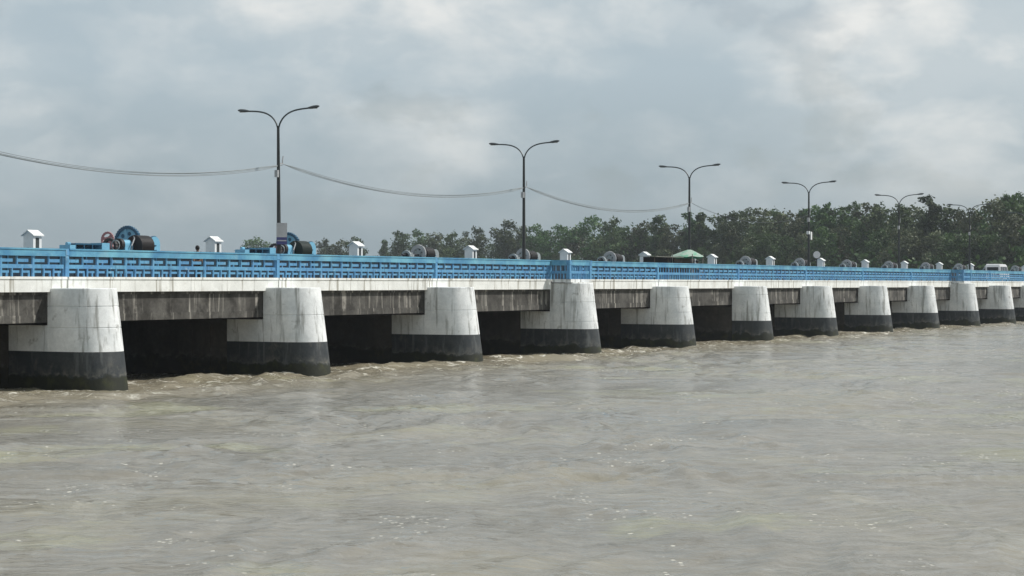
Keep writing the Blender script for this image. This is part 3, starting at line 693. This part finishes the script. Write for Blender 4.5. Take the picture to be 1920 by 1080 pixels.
# ------------------------------------------------------------ stall with green canopy
stall = tag(ob('canopy_stall', None, loc=(139.6, 60.0, SLT-.13)), 'roadside stall under a green and white canvas canopy on the bridge', 'stall')
cv = MB(); rings_ = []
for z_, s_ in ((2.05, 1.0), (2.10, .96), (2.24, .72), (2.42, .40), (2.56, .10)):
    rings_.append([((1.5*s_*math.cos(q_*math.pi/8)+.18*(1-s_))*(1+.07*math.sin(q_*2.3+1)), (1.25*s_*math.sin(q_*math.pi/8)-.1*(1-s_))*(1+.06*math.sin(q_*1.7)), z_-.10*s_*abs(math.sin(q_*1.9))) for q_ in range(16)])
ob('canopy', cv.rings(rings_).mesh('canopy', M['tarp'], True), stall)
ob('canopy_skirt', MB().rings([[(1.32*math.cos(q_*math.pi/8), 1.1*math.sin(q_*math.pi/8), z_) for q_ in range(16)] for z_ in (1.86, 2.05)], cap=False).mesh('canopy_skirt', M['tarp_green']), stall)
ob('back_cloth', MB().box(-1.3,1.3,.9,.94,.1,1.95).mesh('back_cloth', M['dark_cloth']), stall)
for sx in (-1, 1):
    for sy in (-1, 1): ob('pole', MB().tube([(sx*1.05, sy*.85, 0), (sx*1.05, sy*.85, 2.2)], .035, 6).mesh('pole', M['wood_pale']), stall)
ob('counter', MB().box(-1.2,1.2,-.8,-.2,.7,.95).box(-1.2,1.2,-.75,-.3,.0,.7).mesh('counter', M['wood']), stall)
ob('goods_rack', MB().box(-1.1,1.1,.2,.7,.0,1.9).mesh('goods_rack', M['wood']), stall)
an = tag(ob('awning', None, loc=(134.6, 60.2, SLT-.13)), 'low dark awning on a pale pole, left of the green canopy', 'awning')
ob('sheet', MB().prism([(-.9,1.9),(.9,1.95),(.9,1.98),(-.9,1.93)], 'x', -2.6, 2.6).mesh('sheet', M['wood_pale']), an)
ob('side_cloth', MB().box(-2.5,2.5,.2,.25,.6,1.9).mesh('side_cloth', M['dark_cloth']), an)
for sx in (-2.5, 0, 2.5): ob('post', MB().tube([(sx,-.7,0),(sx,-.7,1.92)], .035, 6).mesh('post', M['wood']), an)
person((138.2, 58.6, SLT-.13), R(200), 'person in a dark shirt standing beside the green canopy stall', M['dark_cloth'], M['dark_cloth'])

# ------------------------------------------------------------ white van
van = tag(ob('parked_van', None, loc=(225.8, 57.2, SLT-.13)), 'white van with dark windows on the bridge road at the far right', 'van')
prof = [(-2.35,.35),(2.3,.35),(2.35,.9),(2.2,1.15),(1.55,1.28),(.95,1.95),(.7,2.05),(-2.1,2.08),(-2.32,1.9)]
ob('body', MB().prism(prof, 'y', -.85, .85).mesh('body', M['white_car']), van)
ob('roof', MB().prism([(.75,2.05),(.6,2.14),(-2.05,2.17),(-2.2,2.08)], 'y', -.80, .80).mesh('roof', M['white_car']), van)
for sy in (-.853, .853):
    for a, b in ((-2.1,-1.2),(-1.1,-.25),(-.15,.55)): ob('window', MB().prism([(a,1.28),(b,1.28),(b,1.85),(a,1.85)], 'y', sy-.012, sy+.012).mesh('window', M['glass']), van)
    ob('window', MB().prism([(.65,1.28),(1.35,1.30),(.90,1.82),(.65,1.85)], 'y', sy-.012, sy+.012).mesh('window', M['glass']), van)
ob('windscreen', MB().prism([(1.50,1.30),(1.53,1.32),(1.0,1.92),(.97,1.90)], 'y', -.72, .72).mesh('windscreen', M['glass']), van)
ob('rear_window', MB().box(-2.37,-2.335,-.65,.65,1.25,1.8).mesh('rear_window', M['glass']), van)
wm = MB().cyl((0,0,.32), 'y', .32, .32, -.1, .1, 20).mesh('tyre', M['tyre']); rm = MB().cyl((0,0,.32), 'y', .18, .18, -.115, .115, 14).mesh('rim', M['galv'])
for sx in (-1.5, 1.5):
    for sy in (-.80, .80): t_ = ob('wheel', wm, van, (sx, sy, 0)); ob('rim', rm, t_)
for sy in (-.6, .6):
    ob('headlight', MB().box(2.30,2.37,sy-.13,sy+.13,.75,.93).mesh('headlight', M['lens']), van); ob('tail_light', MB().box(-2.38,-2.34,sy-.1,sy+.1,.8,1.1).mesh('tail_light', M['hoist_red']), van)

# ------------------------------------------------------------ trees
def crown_mesh(seed, height, width, style, mi):
    rg = np.random.RandomState(seed); lob = []
    base = height*(.12 if style != 'tall' else .30)
    nl = {'round': 15, 'tall': 11, 'broad': 18, 'ragged': 15}[style]
    for i in range(nl):
        t = (i+.5)/nl; z = base+(height-base)*t**.85
        prof_ = {'round': math.sin(math.pi*min(1, .14+t*.80))**.6, 'tall': .62*math.sin(math.pi*min(1,.2+t*.72))**.5+.1, 'broad': math.sin(math.pi*(.26+t*.60))**.8, 'ragged': .30+.75*math.sin(math.pi*(.12+t*.76))}[style]
        rad = width*.5*prof_*rg.uniform(.35, .85); a = rg.uniform(0, 6.28)
        lr = width*rg.uniform(.14, .24)*(.70 if t > .8 else 1)
        lob.append((rad*math.cos(a), rad*math.sin(a), min(z, height-lr*.8), lr, lr*rg.uniform(.6, .95)))
    lob.append((rg.uniform(-.4,.4), rg.uniform(-.4,.4), height-.8, width*.10, 1.2)); lob.append((0, 0, base+(height-base)*.42, width*.30, (height-base)*.34))
    V = []; Fc = []
    tot = 4200; ws = np.array([l[3]**2*l[4]**.5 for l in lob]); ws = ws/ws.sum()
    for l, w_ in zip(lob, ws):
        cnt = int(tot*w_)
        d = rg.normal(size=(cnt, 3)); d /= np.linalg.norm(d, axis=1)[:, None]
        # sub-clumps give uneven outline with gaps
        sub = rg.normal(size=(12, 3)); sub /= np.linalg.norm(sub, axis=1)[:, None]
        idx = rg.randint(0, 12, cnt); d2 = sub[idx]*rg.uniform(.6, 1.05, (cnt,1))+rg.normal(size=(cnt,3))*.24
        mixf = (rg.rand(cnt) < .30)[:, None]; dd = np.where(mixf, d*rg.uniform(.4, 1.0, (cnt,1)), d2)
        pts = np.array(l[:3])+dd*np.array([l[3], l[3], l[4]])
        for p in pts:
            s_ = rg.uniform(.16, .36); n_ = rg.normal(size=3); n_ += np.array([0,0,.6]); n_ /= np.linalg.norm(n_)
            u_ = np.cross(n_, rg.normal(size=3)); u_ /= np.linalg.norm(u_)+1e-9; v_ = np.cross(n_, u_)
            b = len(V); V += [tuple(p-u_*s_*1.3), tuple(p-v_*s_*.7), tuple(p+u_*s_*1.3), tuple(p+v_*s_*.7)]; Fc.append((b, b+1, b+2, b+3))
    me = bpy.data.meshes.new('crown'); me.from_pydata(V, [], Fc); me.materials.append(M['leaf'][mi]); me.update(); return me, lob
def trunk_mesh(seed, height, lob):
    rg = random.Random(seed); mb = MB(); top = height*.8
    pts = [(rg.uniform(-.1,.1)*k_, rg.uniform(-.1,.1)*k_, top*k_/6) for k_ in range(7)]
    mb.tube(pts, [.32,.27,.23,.19,.15,.10,.05], 8)
    for l in lob[:10]:
        k_ = min(5, max(1, int(l[2]/top*6)-1)); a = Vector(pts[k_]); b = Vector(l[:3]); m_ = a.lerp(b, .5)+Vector((0,0,-.3))
        mb.tube([tuple(a), tuple(m_), tuple(b)], [.09,.06,.03], 6)
    return mb.mesh('trunk', M['bark'], True)
var = []
for i, (st, h, w_, mi) in enumerate((('round',18,10.5,0),('round',17,9.5,1),('tall',20,6.5,0),('ragged',19,9.5,1),('broad',15,12.5,0),('ragged',18,8.5,2),('tall',19,7.5,1),('broad',16,11,2),('round',16.5,9,0))):
    c_, lb_ = crown_mesh(100+i, h, w_, st, mi); var.append((st, h, w_, c_, trunk_mesh(50+i, h, lb_)))
def place(x, Z):                       # a bearing (measured in the photo) and a real distance -> world position
    X_ = (x-960)/F*Z
    return (X_*ST+Z*CT, -X_*CT+Z*ST)
def Zof(x): return 345+ (1920-x)*.13 + max(0, (1300-x))*.16
def skyline(x, K=[(455,462),(480,447),(510,449),(535,466),(560,480),(585,470),(605,449),(640,453),(665,447),(690,458),(705,468),(722,452),(745,436),(775,431),(800,440),(850,437),(890,427),(908,440),(918,452),(935,425),(955,413),(985,430),(1010,424),(1050,424),(1085,432),(1098,440),(1112,407),(1150,410),(1175,424),(1200,426),(1235,404),(1255,428),(1270,420),(1290,402),(1310,400),(1335,425),(1350,407),(1400,394),(1450,394),(1480,402),(1500,398),(1550,386),(1580,392),(1600,383),(1650,386),(1690,387),(1715,392),(1740,371),(1765,390),(1785,394),(1845,396),(1880,369),(1915,366),(1990,360)]):
    for (a, ya), (b, yb) in zip(K[:-1], K[1:]):
        if a <= x <= b: return ya+(yb-ya)*(x-a)/(b-a)
    return 455
rg = random.Random(21)
lampx = [(522,'first'),(987,'second'),(1296,'third'),(1518,'fourth'),(1687,'fifth'),(1818,'sixth')]
styles = {'round': 'round-crowned', 'tall': 'tall narrow', 'ragged': 'ragged-topped', 'broad': 'broad spreading'}
front = [(483,4,1.0),(607,1,1),(640,7,1),(664,8,1),(722,6,1),(748,0,1),(778,3,1),(815,7,1),(852,1,1),(889,3,1),(952,3,1),(978,5,1),(1008,8,1),(1048,0,1),(1080,7,1),(1113,0,1),(1150,1,1),(1185,4,1),(1210,7,1),(1237,6,1),(1262,5,1),(1292,2,1),(1312,6,1),(1352,8,1),(1378,3,1),(1402,0,1),(1428,5,1),(1452,1,1),(1478,7,1),(1503,6,1),(1530,8,1),(1551,2,1),(1575,3,1),(1600,0,1),(1628,5,1),(1655,1,1),(1688,6,1),(1712,7,1),(1741,2,1),(1765,8,1),(1792,3,1),(1815,5,1),(1842,0,1),(1868,7,1),(1884,6,1),(1914,0,1),(1945,3,1),(1980,1,1)]
adj = ['dark green','grey green','olive green']
seen = {}
first_use = set()
def add_tree(x, vi, Z, ytop, group, label):
    st, h, w_, cm, tm_ = var[vi]; px, py = place(x, Z); zb = 3.1
    H_ = max(7.0, ZC+(532-ytop)*Z/F-zb+.3); s_ = H_/h; sw = s_*rg.uniform(.92, 1.12)
    r = ob('tree', None, loc=(px, py, zb), rz=rg.uniform(0, 6.28)); r.scale = (sw, sw, s_)
    ob('crown', cm, r); ob('trunk', tm_, r); tag(r, label, 'tree', group)
for k_, (x, vi, _) in enumerate(front):
    y = skyline(x); Z = Zof(x)+rg.uniform(-12, 12)
    li = min(range(6), key=lambda i: abs(lampx[i][0]-x)); side = 'left' if x < lampx[li][0] else 'right'
    key = (li, side); same = sorted([f[0] for f in front if min(range(6), key=lambda i: abs(lampx[i][0]-f[0])) == li and (f[0] < lampx[li][0]) == (side == 'left')], key=lambda q_: abs(q_-lampx[li][0]))
    rank = same.index(x)
    lab = '%s %s tree, %s to the %s of the %s street lamp' % (styles[var[vi][0]], adj[vi % 3], ('the nearest' if rank == 0 else 'the %s one' % ORD[rank]), side, lampx[li][1])
    add_tree(x, vi, Z, y, 'trees of the front row on the far bank', lab)
# second and third rows fill in behind and below the skyline
for row, (dz, dy, step, grp) in enumerate(((22, 9, 30, 'trees standing behind the front row'), (-16, 38, 34, 'lower trees before the front row'))):
    x = 590+row*12; todo = []
    while x < 1990:
        y = max(skyline(x), skyline(x-18), skyline(x+18))+dy+rg.uniform(0, 14)
        if 905 < x < 925 or 1090 < x < 1104 or 1325 < x < 1345: y += 10
        todo.append((x, min(y, 482), rg.choice([0,1,3,4,5,7,8]))); x += step*rg.uniform(.85, 1.15)
    for x, y, vi in todo:
        li = min(range(6), key=lambda i: abs(lampx[i][0]-x)); lx = lampx[li][0]; side = 'left' if x < lx else 'right'
        rank = sum(1 for q_ in todo if min(x, lx) < q_[0] < max(x, lx))
        pos_ = '%s to the %s of the %s street lamp' % ('nearest' if rank == 0 else ORD[rank], side, lampx[li][1])
        add_tree(x, vi, Zof(x)+dz+rg.uniform(-6, 6), y, grp,
                 ('half-hidden tree behind the front row, ' if row == 0 else 'low tree before the tall wood, ')+pos_)
# undergrowth as one mass
V = []; Fc = []; nr = np.random.RandomState(5)
for i in range(26000):
    x = nr.uniform(455, 2050); Z = Zof(x)+nr.uniform(-26, 30); px, py = place(x, Z)
    hmax = max(1.5, min(10, (532-skyline(x))*Z/F*.55)); z_ = 3+hmax*nr.rand()**1.1*(.75+.25*math.sin(px*.5)*math.sin(py*.37)); p = np.array([px, py, z_])
    s_ = nr.uniform(.3, .6); n_ = nr.normal(size=3); n_ /= np.linalg.norm(n_); u_ = np.cross(n_, [.3,.2,.9]); u_ /= np.linalg.norm(u_); v_ = np.cross(n_, u_)
    b = len(V); V += [tuple(p-u_*s_), tuple(p-v_*s_), tuple(p+u_*s_), tuple(p+v_*s_)]; Fc.append((b, b+1, b+2, b+3))
me = bpy.data.meshes.new('undergrowth'); me.from_pydata(V, [], Fc); me.materials.append(M['leaf'][0]); me.update()
tag(ob('undergrowth', me), 'dense dark green undergrowth at the foot of the far trees', 'undergrowth', kind='stuff')

# ------------------------------------------------------------ haze
hz = bpy.data.materials.new('haze_air'); hz.use_nodes = True; t = hz.node_tree; t.nodes.clear()
o_ = N(t, 'ShaderNodeOutputMaterial'); pv = N(t, 'ShaderNodeVolumePrincipled', i_Density=.00018); pv.inputs['Color'].default_value = (.86,.93,1,1); pv.inputs['Anisotropy'].default_value = .2
t.links.new(pv.outputs[0], o_.inputs['Volume'])
tag(ob('haze', MB().box(-3100, 3100, -3100, 3100, -4, 32).mesh('haze', hz)), 'thin pale haze in the air over the river', 'haze', kind='stuff')
